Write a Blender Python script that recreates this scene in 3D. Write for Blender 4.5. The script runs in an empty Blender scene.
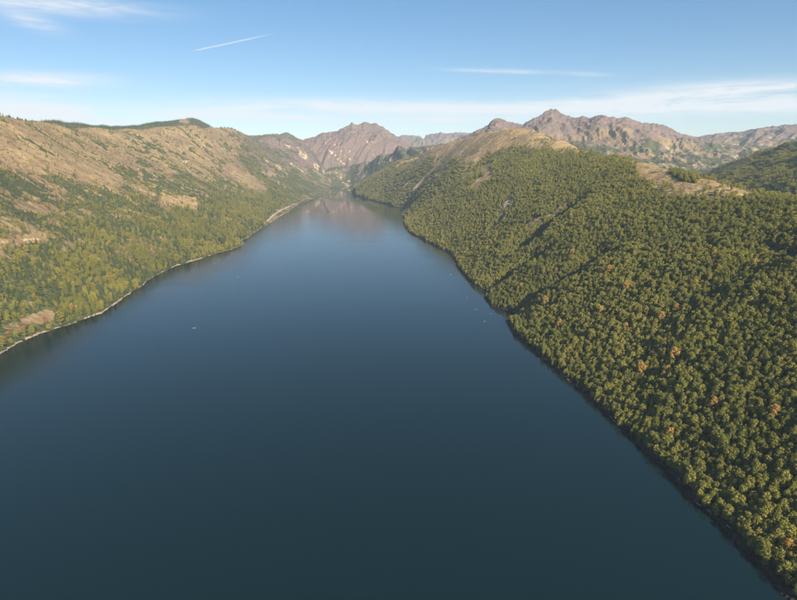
import bpy, math, random, time
import numpy as np
from mathutils import Vector
T0 = time.time()
rng = np.random.default_rng(7)
random.seed(7)
scene = bpy.context.scene
col = scene.collection

# ------------------------------------------------------------------ camera, sky, sun, exposure
CAM_Z = 250.0
FPX = 569.0                 # focal length in pixels of a 797 x 600 frame
PITCH = math.radians(14.3)
SUN_AZ = math.radians(150)  # clockwise from the view direction (+Y): behind the camera, to the right
SUN_EL = math.radians(28)

cam_d = bpy.data.cameras.new('camera')
cam_d.sensor_width = 36.0
cam_d.lens = 36.0 * FPX / 797.0
cam_d.clip_start = 1.0
cam_d.clip_end = 120000.0
cam = bpy.data.objects.new('camera', cam_d)
cam.location = (0, 0, CAM_Z)
cam.rotation_euler = (math.pi / 2 - PITCH, 0, 0)
col.objects.link(cam)
scene.camera = cam

scene.view_settings.view_transform = 'Standard'
scene.view_settings.look = 'None'
scene.view_settings.gamma = 1.0
scene.view_settings.use_curve_mapping = False
scene.view_settings.exposure = 1.15
scene.render.engine = 'CYCLES'
scene.cycles.use_denoising = True
scene.cycles.max_bounces = 5
scene.cycles.diffuse_bounces = 2
scene.cycles.glossy_bounces = 2
scene.cycles.transmission_bounces = 2
scene.cycles.volume_bounces = 1
scene.cycles.transparent_max_bounces = 4
scene.cycles.sample_clamp_indirect = 4.0


class NB:
    """small helper that writes shader node graphs"""
    def __init__(self, tree):
        self.t = tree
        self.n = tree.nodes
        self.l = tree.links

    def node(self, kind, **kw):
        nd = self.n.new(kind)
        for k, v in kw.items():
            setattr(nd, k, v)
        return nd

    def put(self, sock, v):
        if isinstance(v, bpy.types.NodeSocket):
            self.l.new(v, sock)
        else:
            sock.default_value = v

    def m(self, op, a, b=None, c=None, clamp=False):
        nd = self.node('ShaderNodeMath', operation=op, use_clamp=clamp)
        self.put(nd.inputs[0], a)
        if b is not None:
            self.put(nd.inputs[1], b)
        if c is not None:
            self.put(nd.inputs[2], c)
        return nd.outputs[0]

    def mix(self, f, a, b):
        nd = self.node('ShaderNodeMix', data_type='RGBA')
        self.put(nd.inputs[0], f)
        for s, v in ((nd.inputs[6], a), (nd.inputs[7], b)):
            if isinstance(v, tuple) and len(v) == 3:
                v = v + (1.0,)
            self.put(s, v)
        return nd.outputs[2]

    def ramp(self, v, lo, hi):
        nd = self.node('ShaderNodeMapRange', interpolation_type='SMOOTHSTEP')
        self.put(nd.inputs[0], v)
        self.put(nd.inputs[1], lo)
        self.put(nd.inputs[2], hi)
        return nd.outputs[0]

    def noise(self, vec, scale, detail=4.0, rough=0.55, dist=0.0):
        nd = self.node('ShaderNodeTexNoise')
        if vec is not None:
            self.l.new(vec, nd.inputs['Vector'])
        nd.inputs['Scale'].default_value = scale
        nd.inputs['Detail'].default_value = detail
        nd.inputs['Roughness'].default_value = rough
        nd.inputs['Distortion'].default_value = dist
        return nd.outputs[0]


world = bpy.data.worlds.new('World')
scene.world = world
world.use_nodes = True
wn = NB(world.node_tree)
wn.n.clear()
sky = wn.node('ShaderNodeTexSky', sky_type='NISHITA')
sky.sun_disc = False
sky.sun_elevation = SUN_EL
sky.sun_rotation = SUN_AZ
sky.altitude = 1000.0
sky.air_density = 0.85
sky.dust_density = 0.1
sky.ozone_density = 1.5
geo = wn.node('ShaderNodeTexCoord')
sep = wn.node('ShaderNodeSeparateXYZ')
wn.l.new(geo.outputs['Generated'], sep.inputs[0])
AZ = wn.m('ARCTAN2', sep.outputs[0], sep.outputs[1])
EL = wn.m('ARCSINE', sep.outputs[2])


def wave_noise(saz, sel, detail, rough, seed):
    cmb = wn.node('ShaderNodeCombineXYZ')
    wn.l.new(wn.m('MULTIPLY', AZ, saz), cmb.inputs[0])
    wn.l.new(wn.m('MULTIPLY', EL, sel), cmb.inputs[1])
    cmb.inputs[2].default_value = seed
    return wn.noise(cmb.outputs[0], 1.0, detail, rough, 0.6)


def cirrus(az, el, saz, sel, tilt, gain):
    """soft elongated patch of thin cloud in azimuth / elevation (degrees)"""
    da = wn.m('SUBTRACT', AZ, math.radians(az))
    e2 = wn.m('MULTIPLY_ADD', da, -tilt, wn.m('SUBTRACT', EL, math.radians(el)))
    qa = wn.m('POWER', wn.m('MULTIPLY', da, 1 / math.radians(saz)), 2.0)
    qe = wn.m('POWER', wn.m('MULTIPLY', e2, 1 / math.radians(sel)), 2.0)
    g = wn.m('POWER', 2.718, wn.m('MULTIPLY', wn.m('ADD', qa, qe), -1.0))
    return wn.m('MULTIPLY', g, gain)


def pixdir(px, py):
    """bearing and elevation (degrees) of a pixel of the photograph"""
    u, v = (px - 398.5) / FPX, (300.0 - py) / FPX
    y = math.cos(PITCH) + v * math.sin(PITCH)
    z = -math.sin(PITCH) + v * math.cos(PITCH)
    return math.degrees(math.atan2(u, y)), math.degrees(math.atan2(z, math.hypot(u, y)))


parts = []
for cx, cy, hw, hh, tilt, gain in (
        # long low bands above the mountains
        (50, 113, 95, 8, 0.05, 1.5), (190, 114, 90, 5, -0.03, 0.9), (320, 106, 130, 7, 0.0, 0.95), (300, 117, 60, 3, 0.0, 0.5), (480, 110, 120, 5, 0.0, 0.9), (450, 119, 60, 2.5, 0.02, 0.6),
        (620, 106, 110, 8, -0.02, 1.15), (750, 88, 90, 6, -0.05, 0.85), (770, 105, 80, 6, 0.0, 0.7), (400, 121, 320, 6, 0.0, 0.35), (720, 98, 140, 14, 0.0, 0.4),
        # upper left wisps
        (45, 80, 62, 6, 0.03, 1.15), (60, 5, 90, 7, 0.08, 0.9), (32, 22, 30, 6, 0.25, 0.75), (20, 95, 60, 4, 0.0, 0.4),
        # small streak in the middle of the sky
        (497, 71, 42, 2.0, 0.03, 0.7), (585, 74, 25, 2.0, 0.05, 0.3)):
    a_, e_ = pixdir(cx, cy)
    (al, el_), (ar, er_) = pixdir(cx - 20, cy - 20 * tilt), pixdir(cx + 20, cy + 20 * tilt)
    sc = (ar - al) / 40
    parts.append((a_, e_, hw * sc, hh * 0.092, (er_ - el_) / (ar - al), gain))
acc = None
for p in parts:
    c = cirrus(*p)
    acc = c if acc is None else wn.m('ADD', acc, c)
nz = wn.m('ADD', wn.m('MULTIPLY', wave_noise(5.0, 60.0, 6.0, 0.62, 1.7), 0.7),
          wn.m('MULTIPLY', wave_noise(22.0, 130.0, 4.0, 0.6, 8.1), 0.3))
cl = wn.m('MULTIPLY', acc, wn.ramp(nz, 0.27, 0.60))
# a thin condensation trail
(ca0, ce0), (ca1, ce1) = pixdir(192, 51), pixdir(282, 31.5)
sl = (ce1 - ce0) / (ca1 - ca0)
da = wn.m('SUBTRACT', AZ, math.radians(ca0))
de = wn.m('ABSOLUTE', wn.m('MULTIPLY_ADD', da, -sl, wn.m('SUBTRACT', EL, math.radians(ce0))))
lin = wn.m('MULTIPLY', wn.ramp(de, math.radians(0.085), math.radians(0.02)),
           wn.m('MULTIPLY', wn.ramp(da, 0.0, 0.012), wn.ramp(da, math.radians(ca1 - ca0), math.radians(ca1 - ca0) * 0.55)))
cl = wn.m('MAXIMUM', cl, wn.m('MULTIPLY', lin, 0.55))
cl = wn.m('MINIMUM', wn.m('MULTIPLY', cl, 1.0), 0.85)
hs = wn.node('ShaderNodeHueSaturation')
hs.inputs['Saturation'].default_value = 1.42
gm_ = wn.node('ShaderNodeGamma')
gm_.inputs[1].default_value = 0.72
wn.l.new(sky.outputs[0], gm_.inputs[0])
wn.l.new(gm_.outputs[0], hs.inputs['Color'])
skyc = wn.mix(cl, hs.outputs[0], (4.5, 4.6, 4.7))
bg = wn.node('ShaderNodeBackground')
bg.inputs[1].default_value = 0.093
wn.l.new(skyc, bg.inputs[0])
wo = wn.node('ShaderNodeOutputWorld')
wn.l.new(bg.outputs[0], wo.inputs[0])

sun_d = bpy.data.lights.new('sun', 'SUN')
sun_d.energy = 5.0
sun_d.angle = math.radians(0.5)
sun_d.color = (1.0, 0.86, 0.66)
sun = bpy.data.objects.new('sun', sun_d)
sdir = Vector((math.sin(SUN_AZ) * math.cos(SUN_EL), math.cos(SUN_AZ) * math.cos(SUN_EL), math.sin(SUN_EL)))
sun.rotation_euler = sdir.to_track_quat('Z', 'Y').to_euler()
sun.location = (0, 0, 2000)
col.objects.link(sun)

# ------------------------------------------------------------------ pixel <-> world helpers
CP, SP = math.cos(PITCH), math.sin(PITCH)


def ray(px, py):
    u = (np.asarray(px, float) - 398.5) / FPX
    v = (300.0 - np.asarray(py, float)) / FPX
    return np.stack([u, CP + v * SP, -SP + v * CP], -1)


def on_water(px, py):
    d = ray(px, py)
    t = -CAM_Z / d[..., 2]
    return np.stack([d[..., 0] * t, d[..., 1] * t], -1)


def at_range(px, py, r):
    d = ray(px, py)
    t = np.asarray(r, float) / np.hypot(d[..., 0], d[..., 1])
    return np.stack([d[..., 0] * t, d[..., 1] * t, CAM_Z + d[..., 2] * t], -1)


def to_pixel(x, y, z):
    zc = z - CAM_Z
    dep = y * CP - zc * SP
    up = y * SP + zc * CP
    dep = np.maximum(dep, 1.0)
    return 398.5 + FPX * x / dep, 300.0 - FPX * up / dep


# ------------------------------------------------------------------ noise in numpy
_perm = np.random.default_rng(3).permutation(512).astype(np.int64)
_ang = np.random.default_rng(4).uniform(0, 2 * np.pi, 512)
_gx, _gy = np.cos(_ang).astype(np.float32), np.sin(_ang).astype(np.float32)


def perlin(x, y):
    xi, yi = np.floor(x), np.floor(y)
    fx, fy = (x - xi).astype(np.float32), (y - yi).astype(np.float32)
    xi, yi = xi.astype(np.int64), yi.astype(np.int64)

    def g(ix, iy, dx, dy):
        h = _perm[(_perm[ix & 511] + iy) & 511]
        return _gx[h] * dx + _gy[h] * dy
    u = fx * fx * fx * (fx * (fx * 6 - 15) + 10)
    v = fy * fy * fy * (fy * (fy * 6 - 15) + 10)
    a = g(xi, yi, fx, fy)
    b = g(xi + 1, yi, fx - 1, fy)
    c = g(xi, yi + 1, fx, fy - 1)
    d = g(xi + 1, yi + 1, fx - 1, fy - 1)
    return (a * (1 - u) + b * u) * (1 - v) + (c * (1 - u) + d * u) * v


def fbm(x, y, octs=4, gain=0.5):
    s, a = 0.0, 1.0
    for k in range(octs):
        s = s + a * perlin(x + 17.3 * k, y - 9.1 * k)
        x, y, a = x * 2.03, y * 2.03, a * gain
    return s


def ridged(x, y, octs=4, gain=0.5):
    s, a = 0.0, 1.0
    for k in range(octs):
        s = s + a * (1 - 2 * np.abs(perlin(x + 31.7 * k, y + 5.9 * k)))
        x, y, a = x * 2.07, y * 2.07, a * gain
    return s


def smooth(v, lo, hi):
    t = np.clip((v - lo) / (hi - lo), 0, 1)
    return t * t * (3 - 2 * t)


# ------------------------------------------------------------------ plan of the place: shores and crests
L_SHORE = [(-110, 400), (-50, 376), (0, 353), (25, 339), (50, 330), (75, 322), (100, 314), (118, 302), (130, 293), (140, 287),
           (150, 279), (175, 266), (197, 260), (215, 254), (230, 250), (241, 246), (245, 243), (240, 241), (252, 235),
           (262, 228), (270, 223), (279, 217), (288, 212), (292, 208), (301, 202.5), (304, 200), (312, 199), (322, 198),
           (326, 196.5), (325, 193.5), (324, 191.5), (328, 189), (337, 187)]
R_SHORE = [(352, 186), (353, 189), (352, 192), (357, 196), (370, 200), (385, 203.5), (396, 207), (404, 208), (406, 211),
           (403, 217), (404, 226), (408, 231), (420, 238), (435, 246), (451, 254), (455, 262), (463, 274), (472, 285),
           (480, 292), (487, 301), (495, 313), (505, 322), (515, 335), (525, 343), (540, 357), (552, 367), (567, 379),
           (580, 390), (591, 402), (605, 413), (620, 427), (631, 438), (645, 452), (660, 465), (680, 485), (700, 505),
           (717, 523), (740, 548), (760, 568), (782, 592), (820, 635), (880, 700)]
lsh = on_water([p[0] for p in L_SHORE], [p[1] for p in L_SHORE])
rsh = on_water([p[0] for p in R_SHORE], [p[1] for p in R_SHORE])


def frac_line(P, step, amp, seed):
    """resample a polyline and roughen it like a real shore"""
    seg = np.hypot(*np.diff(P, axis=0).T)
    s = np.concatenate([[0], np.cumsum(seg)])
    n = int(s[-1] / step)
    t = np.linspace(0, s[-1], n)
    q = np.stack([np.interp(t, s, P[:, 0]), np.interp(t, s, P[:, 1])], -1)
    k = np.ones(3) / 3
    for a in (0, 1):
        q[1:-1, a] = np.convolve(q[:, a], k, 'valid')
    q[:, 0] += amp * fbm(q[:, 0] / 45 + seed, q[:, 1] / 45, 3)
    q[:, 1] += amp * fbm(q[:, 0] / 45, q[:, 1] / 45 + 40 + seed, 3)
    return q


shore_l = frac_line(lsh, 9.0, 9.0, 1.0)
shore_r = frac_line(rsh, 9.0, 8.0, 5.0)
# the lake goes on behind the camera
lake_poly = np.concatenate([[[-900, -1500]], shore_l, shore_r, [[420, -1500]]])

L_CREST = [(-260, 108, 1250), (-120, 112, 1500), (-50, 116, 1750), (0, 119.5, 1900), (30, 124, 2080), (60, 126, 2300),
           (105, 130, 2650), (145, 132, 2950), (180, 131, 3200), (200, 127.5, 3450), (215, 128.5, 3700),
           (232, 129, 4000), (241, 132, 4200), (250, 136.5, 4500), (275, 138, 5000), (297, 140, 5300)]
R_CREST = [(360, 184, 4350), (380, 172, 3950), (400, 161, 3650), (431, 149.5, 3200), (447, 144, 3000), (467, 139, 2850),
           (483, 134, 2700), (500, 131.5, 2550), (516, 129, 2450), (535, 133.5, 2300), (560, 140.5, 2080),
           (585, 150.5, 1850), (615, 158, 1600), (640, 164.5, 1450), (665, 171, 1330), (690, 178, 1230),
           (715, 187.5, 1130), (740, 197, 1060), (770, 202, 1000), (797, 206, 950), (860, 218, 850), (960, 238, 760)]


def build_controls():
    pts = []

    def add(x, y, z):
        pts.append((x, y, z))
    for side, sh, crest in (('L', lsh, L_CREST), ('R', rsh, R_CREST)):
        for x, y in sh[::1]:
            add(x, y, 0.0)
        cr = np.array([at_range(*c) for c in crest])
        for (x, y, z), (px, py, r) in zip(cr, crest):
            add(x, y, z)
            # slope between the shore and the crest
            d = np.hypot(sh[:, 0] - x, sh[:, 1] - y)
            k = d.argmin()
            for t in ((0.18, 0.36, 0.55, 0.75, 0.9)):
                sx, sy = sh[k] + (np.array([x, y]) - sh[k]) * t
                tt = t ** 1.3 if side == 'L' else 1 - (1 - t) ** 1.22
                add(sx, sy, z * tt)
            # ground falls away behind the crest, below the line of sight
            ux, uy = x / r, y / r
            for dr, mar in (((350, 45), (900, 110), (1700, 190)) if side == 'R' else ((500, 45), (1300, 120))):
                rr = r + dr
                los = CAM_Z + (z - CAM_Z) * rr / r
                add(ux * rr, uy * rr, max(los - mar, 40))
    # lake bed
    for px, py in ((345, 192), (345, 205), (350, 230), (350, 265), (330, 320), (300, 400), (320, 560), (200, 450),
                   (450, 400), (560, 560), (100, 420), (600, 480)):
        x, y = on_water(px, py)
        add(x, y, -35.0 if py > 195 else -6)
    add(-150, 100, -40)
    add(100, 80, -40)
    # ground beyond the head of the lake
    for px, r, z in ((340, 4900, 8), (350, 4900, 8), (345, 5300, 30), (325, 4950, 25), (370, 5000, 45), (365, 5500, 60), (400, 5000, 130), (430, 5500, 180)):
        u = (px - 398.5) / FPX / CP
        k = r / math.hypot(u, 1)
        add(u * k, k, z)
    return np.array(pts)


CTRL = build_controls()


def tps_fit(P):
    n = len(P)
    S = 1000.0
    X = P[:, :2] / S
    d2 = ((X[:, None] - X[None]) ** 2).sum(-1)
    K = np.where(d2 > 0, 0.5 * d2 * np.log(np.maximum(d2, 1e-12)), 0)
    K += np.eye(n) * 2e-5
    A = np.zeros((n + 3, n + 3))
    A[:n, :n] = K
    A[:n, n] = 1
    A[:n, n + 1:] = X
    A[n, :n] = 1
    A[n + 1:, :n] = X.T
    b = np.zeros(n + 3)
    b[:n] = P[:, 2]
    w = np.linalg.solve(A, b)

    def f(x, y):
        x = np.asarray(x, np.float32).ravel() / S
        y = np.asarray(y, np.float32).ravel() / S
        out = np.empty(len(x), np.float32)
        for i in range(0, len(x), 20000):
            a, c = x[i:i + 20000], y[i:i + 20000]
            q = (a[:, None] - X[None, :, 0].astype(np.float32)) ** 2 + (c[:, None] - X[None, :, 1].astype(np.float32)) ** 2
            out[i:i + 20000] = (0.5 * q * np.log(np.maximum(q, 1e-12))) @ w[:n].astype(np.float32) + w[n] + w[n + 1] * a + w[n + 2] * c
        return out
    return f


tps = tps_fit(CTRL)

# ------------------------------------------------------------------ terrain grid: rows by distance, columns by bearing
NA, NR = 1180, 660
A0, A1 = math.radians(-46), math.radians(46)
R0, R1 = 190.0, 10800.0
az = np.linspace(A0, A1, NA).astype(np.float32)
lr = np.linspace(math.log(R0), math.log(R1), NR)
rr = np.exp(lr).astype(np.float32)
GA, GR = np.meshgrid(az, rr)            # [row, col]
GX, GY = GR * np.sin(GA), GR * np.cos(GA)


def up2(small, ri, ci):
    """bilinear enlargement of a coarse grid back to the full one"""
    fr = np.interp(np.arange(NR), ri, np.arange(len(ri)))
    fc = np.interp(np.arange(NA), ci, np.arange(len(ci)))
    r0 = np.minimum(fr.astype(int), len(ri) - 2)
    c0 = np.minimum(fc.astype(int), len(ci) - 2)
    a, b = (fr - r0)[:, None], (fc - c0)[None]
    s = small
    return ((s[r0][:, c0] * (1 - b) + s[r0][:, c0 + 1] * b) * (1 - a) + (s[r0 + 1][:, c0] * (1 - b) + s[r0 + 1][:, c0 + 1] * b) * a).astype(np.float32)


ri = np.unique(np.append(np.arange(0, NR, 3), NR - 1))
ci = np.unique(np.append(np.arange(0, NA, 3), NA - 1))
sx, sy = GX[np.ix_(ri, ci)], GY[np.ix_(ri, ci)]
base = up2(tps(sx, sy).reshape(sx.shape), ri, ci)
# distance to the shore
allsh = np.concatenate([shore_l, shore_r]).astype(np.float32)
fx, fy = sx.ravel(), sy.ravel()
dsh = np.empty(len(fx), np.float32)
for i in range(0, len(fx), 10000):
    q = (fx[i:i + 10000, None] - allsh[None, :, 0]) ** 2 + (fy[i:i + 10000, None] - allsh[None, :, 1]) ** 2
    dsh[i:i + 10000] = np.sqrt(q.min(1))
DSH = up2(dsh.reshape(sx.shape), ri, ci)
# inside the lake outline
INL = np.zeros(GX.shape, bool)
px_, py_ = lake_poly[:, 0], lake_poly[:, 1]
for k in range(len(lake_poly)):
    x0, y0 = px_[k - 1], py_[k - 1]
    x1, y1 = px_[k], py_[k]
    if y0 == y1:
        continue
    rows = np.ones(1)
    c = ((y0 > GY) != (y1 > GY)) & (GX < (x1 - x0) * (GY - y0) / (y1 - y0) + x0)
    INL ^= c
SIDE = np.where(GX > np.interp(GY, [0, 700, 1650, 2300, 3300, 4400, 16000], [0, -100, -60, -150, -330, -520, -1500]), 1, -1)  # right / left of the lake axis

fcr = np.concatenate([np.stack([np.interp(np.linspace(0, len(c) - 1, 160), np.arange(len(c)), [at_range(*p)[k] for p in c]) for k in (0, 1)], -1)
                      for c in (L_CREST, R_CREST)]).astype(np.float32)
dcr = np.empty(len(fx), np.float32)
for i in range(0, len(fx), 10000):
    q = (fx[i:i + 10000, None] - fcr[None, :, 0]) ** 2 + (fy[i:i + 10000, None] - fcr[None, :, 1]) ** 2
    dcr[i:i + 10000] = np.sqrt(q.min(1))
DCR = up2(dcr.reshape(sx.shape), ri, ci)
# relief: gullies and bumps that fade towards the shore
far = smooth(DSH, 15, 260) * (0.12 + 0.88 * smooth(DCR, 20, 380))
hill = base + far * (16 * fbm(GX / 420, GY / 420, 4) + 5 * ridged(GX / 130, GY / 130, 3)) * np.where(SIDE > 0, 1.0, 1.25) \
    + smooth(DSH, 4, 60) * 2.2 * fbm(GX / 38, GY / 38, 3)
# oblique drainage lines on both slopes
gr = ridged((GX * 0.80 + GY * 0.60) / 230 + 0.5 * fbm(GX / 300, GY / 300, 2), (GX * -0.6 + GY * 0.8) / 900, 3)
hill += np.where(SIDE > 0, 1.0, 0.0) * far * 10.0 * gr
gl = ridged((GX * 0.55 - GY * 0.83) / 260 + 0.5 * fbm(GX / 330, GY / 330, 2), (GX * 0.83 + GY * 0.55) / 1000, 3)
hill += np.where(SIDE < 0, 1.0, 0.0) * far * 8.0 * gl

# ------------------------------------------------------------------ mountains: crest line + slopes that fall away from it
MOUNTAINS = {
    'rocky_peak': dict(r=[(262, 5600), (320, 5850), (370, 6000), (400, 5900), (460, 5700)], sky=[
        (268, 141), (285, 140.5), (297, 139.5), (305, 139.3), (312, 137.5), (317, 135.5), (320, 133.8), (325, 132.6), (335, 131.4), (340, 129.5), (345, 127.2),
        (350, 124.6), (351.2, 122.6), (352.3, 122.2), (353.5, 124.2), (358, 124.2), (362, 123.4), (364, 121.8), (366, 121.4), (368, 123),
        (370, 124), (374, 123.2), (376, 123.6), (380, 125.6), (385, 128.2), (390, 132), (397, 137), (405, 142), (420, 150), (440, 158)],
        zb=10, lc=760, gully=62, gs=170, cone=0.0),
    'pale_range': dict(r=[(380, 9000), (480, 9000)], sky=[
        (372, 146), (388, 140), (396, 137.5), (399, 136.5), (403, 135), (407, 135.6), (410, 136), (418, 135.5), (421, 137), (424, 139.4), (426, 136), (428, 135),
        (433, 134.5), (437, 133.2), (441, 132.2), (444, 133), (447, 134), (451, 133), (455, 132.8), (460, 133), (468, 133.2), (480, 134), (500, 137)],
        zb=60, lc=1100, gully=70, gs=260),
    'craggy_mountain': dict(r=[(450, 4300), (500, 4500), (553, 4900), (610, 4700), (700, 5200)], sky=[
        (440, 146), (455, 141), (464, 137), (470, 134.5), (474, 132), (478, 130.5), (482, 128.5), (488, 125), (490, 122.5), (492, 121), (495, 119), (498, 118.2), (502, 119.4), (505, 120.5), (508, 122.5),
        (515, 123.5), (523, 124.5), (530, 120.5), (537, 117), (541, 115), (544, 113), (546, 110.6), (548, 109.8), (551, 109.2), (556, 109.2), (558, 111),
        (560, 112.5), (566, 115.5), (573, 117), (578, 118), (583, 115.8), (588, 118), (591, 118), (596, 115.5), (602, 115),
        (607, 116.5), (612, 117.5), (617, 119), (621, 118), (625, 117.3), (632, 119.5), (640, 122.5), (650, 123.5), (658, 124), (663, 124.8), (670, 128),
        (680, 134), (690, 136.5), (700, 139), (715, 144)],
        zb=70, lc=800, gully=66, gs=210),
    'plateau_ridge': dict(r=[(680, 7200), (800, 6600), (1000, 6000)], sky=[
        (660, 139), (680, 137.5), (703, 137), (715, 135), (740, 132), (760, 129), (770, 127.4), (780, 126), (797, 125), (840, 122), (900, 118), (1000, 112)],
        zb=110, lc=1300, gully=60, gs=330),
    'wooded_hill': dict(r=[(700, 3050), (800, 2500), (1000, 2000)], sky=[
        (690, 186), (700, 181), (710, 175), (722, 169.5), (735, 164), (755, 156), (770, 151), (785, 147), (797, 144), (830, 136), (900, 120), (1000, 104)],
        zb=95, lc=560, gully=34, gs=260),
    'dark_hill': dict(r=[(0, 3000), (120, 3800), (190, 4350), (250, 4900)], sky=[
        (15, 127), (35, 124.2), (40, 123.6), (55, 122.8), (70, 124), (95, 127), (105, 127.2), (120, 127.5), (137, 126.5), (155, 123.5), (168, 121.8),
        (175, 121), (181, 119.6), (185, 119), (193, 119), (200, 121), (204, 123.2), (210, 127), (215, 131)],
        zb=120, lc=700, gully=14, gs=250),
    'far_knoll': dict(r=[(240, 7300), (310, 7300)], sky=[
        (215, 132), (219, 129), (223, 128.2), (228, 127.8), (232, 128.2), (237, 130.5), (243, 134.6), (252, 135.4), (260, 135), (275, 136.5), (278, 136.5), (280, 134.6), (282, 133.5), (286, 132.2), (289, 133), (292, 134.5), (297, 138), (302, 140), (310, 143)],
        zb=60, lc=900, gully=20, gs=250),
}
HGT = hill.copy()
# mountains stand only beyond the crests of the two lakeside hills
_c = [(math.atan2(*at_range(a, b, c)[:2]), c) for a, b, c in L_CREST] + [(math.atan2(*at_range(330, 187, 4600)[:2]), 4600), (math.atan2(*at_range(350, 187, 4600)[:2]), 4600)] \
    + [(math.atan2(*at_range(a, b, c)[:2]), c) for a, b, c in R_CREST]
BEYOND = np.broadcast_to(np.interp(az, [a for a, b in _c], [b * 1.04 for a, b in _c])[None], GX.shape)
COMP = np.where(SIDE > 0, 1, 0).astype(np.int8)      # 0 left hillside, 1 right hillside, 2.. mountains
names = list(MOUNTAINS)
CRESTD = np.full(GX.shape, 1e4, np.float32)
for mi, nm in enumerate(names):
    m = MOUNTAINS[nm]
    sk = np.array(m['sky'], float)
    n = 520
    pxs = np.linspace(sk[0, 0], sk[-1, 0], n)
    pys = np.interp(pxs, sk[:, 0], sk[:, 1])
    jag = {'rocky_peak': 1.0, 'pale_range': 0.9, 'craggy_mountain': 1.1}.get(nm, 0.25)
    pys = pys - jag * (ridged(pxs / 5.0 + mi * 11, pxs * 0 + 3.3, 3, 0.6) - 0.75)
    rs = np.interp(pxs, [a for a, b in m['r']], [b for a, b in m['r']])
    rs = rs + 150 * fbm(pxs / 45 + mi * 7, pxs * 0 + mi, 2)
    C3 = at_range(pxs, pys, rs).astype(np.float32)
    lo, hi = C3[:, 1].min() - 3300, rs.max() + 3000
    rsel = (rr > lo * 0.8) & (rr < hi)
    amin = math.atan2(C3[0, 0], C3[0, 1]) - 0.28
    amax = math.atan2(C3[-1, 0], C3[-1, 1]) + 0.28
    csel = (az > amin) & (az < amax)
    ix = np.ix_(rsel, csel)
    X, Y = GX[ix].ravel(), GY[ix].ravel()
    # warp so that spurs are not straight
    wx = X + 60 * fbm(X / 500, Y / 500, 3)
    wy = Y + 60 * fbm(X / 500 + 50, Y / 500, 3)
    d = np.empty(len(X), np.float32)
    kk = np.empty(len(X), np.int32)
    dr = np.empty(len(X), np.float32)
    for i in range(0, len(X), 8000):
        q = (X[i:i + 8000, None] - C3[None, :, 0]) ** 2 + (Y[i:i + 8000, None] - C3[None, :, 1]) ** 2
        kk[i:i + 8000] = q.argmin(1)
        d[i:i + 8000] = np.sqrt(q.min(1))
    # height of the crest seen along the same bearing keeps the skyline crisp, the nearest crest point shapes the slopes
    ba = np.arctan2(C3[:, 0], C3[:, 1])
    zb_ = np.interp(np.arctan2(X, Y), ba, C3[:, 2])
    wk = smooth(d, 0, 420)
    zs = np.convolve(np.pad(C3[:, 2], 20, 'edge'), np.ones(41) / 41, 'valid')
    zk = np.interp(np.arctan2(X, Y) + 0.02 * fbm(X / 700, Y / 700, 2), ba, zs)
    zr = zb_ * (1 - wk) + zk * wk
    s = np.arctan2(X, Y) * rs.mean()
    s = s + 45 * fbm(X / 260, Y / 260 + 9, 3) + 90 * fbm(X / 900 + 3, Y / 900, 2) + 0.35 * d * np.sin(mi * 2.1 + 1)
    rampd = smooth(d, 20, 420)
    prof = np.exp(-d / m['lc'])
    gul = ridged(s / m['gs'], d / (m['gs'] * 5.0) + mi * 3, 4, 0.55)
    z = m['zb'] + (zr - m['zb']) * prof + rampd * m['gully'] * (gul - 0.5) * np.clip(prof * 1.6, 0.15, 1) \
        + smooth(d, 0, 60) * 19 * ridged(X / 140, Y / 140, 4, 0.6) * np.clip(prof, 0.1, 1) - smooth(d, 0, 60) * 8 - 0.22 * np.maximum(d - 2.2 * m['lc'], 0)
    # end the mountain beyond the ends of its crest
    bb = np.arctan2(X, Y)
    z = z - 2500 * (np.maximum(ba[0] - bb, 0) + np.maximum(bb - ba[-1], 0)) * (nm not in ('rocky_peak', 'craggy_mountain'))
    Z = np.full(GX.shape, -1e4, np.float32)
    zz = z.reshape(rsel.sum(), csel.sum())
    Z[ix] = zz
    if nm == 'rocky_peak':
        Z = -30 + (Z + 30) * smooth(GR, 4600, 5650)
        win = (Z > HGT) & (GR > 4600)
    else:
        Z = np.where(Z > HGT, HGT + (Z - HGT) * smooth(GR, BEYOND, BEYOND + (350 if nm == 'dark_hill' else 600)), Z)
        win = (Z > HGT) & (GR > BEYOND)
    HGT = np.where(win, Z, HGT)
    COMP = np.where(win, mi + 2, COMP).astype(np.int8)
    D = np.full(GX.shape, 1e4, np.float32)
    D[ix] = d.reshape(zz.shape)
    CRESTD = np.where(win, D, CRESTD)
# smooth the highest joint between the mountains a little
HGT = HGT.astype(np.float32)
# shore: dry outside the lake outline, bed inside
bank = np.where(SIDE > 0, 2.4, 1.1)
dry = np.maximum(HGT, bank * smooth(DSH, 0, 9) + 0.035 * DSH)
HGT = np.where(INL, np.minimum(np.minimum(HGT, -0.22 * DSH), -0.05), np.where(DSH < 500, dry, np.maximum(HGT, 12))).astype(np.float32)
print('terrain heights', round(time.time() - T0, 1))


def sample(arr, x, y):
    """bilinear look-up of a grid at plan positions"""
    r = np.hypot(x, y)
    a = np.arctan2(x, y)
    fi = np.clip((np.log(np.maximum(r, R0)) - lr[0]) / (lr[1] - lr[0]), 0, NR - 1.001)
    fj = np.clip((a - A0) / (az[1] - az[0]), 0, NA - 1.001)
    i, j = fi.astype(int), fj.astype(int)
    u, v = fi - i, fj - j
    return (arr[i, j] * (1 - v) + arr[i, j + 1] * v) * (1 - u) + (arr[i + 1, j] * (1 - v) + arr[i + 1, j + 1] * v) * u


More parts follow.
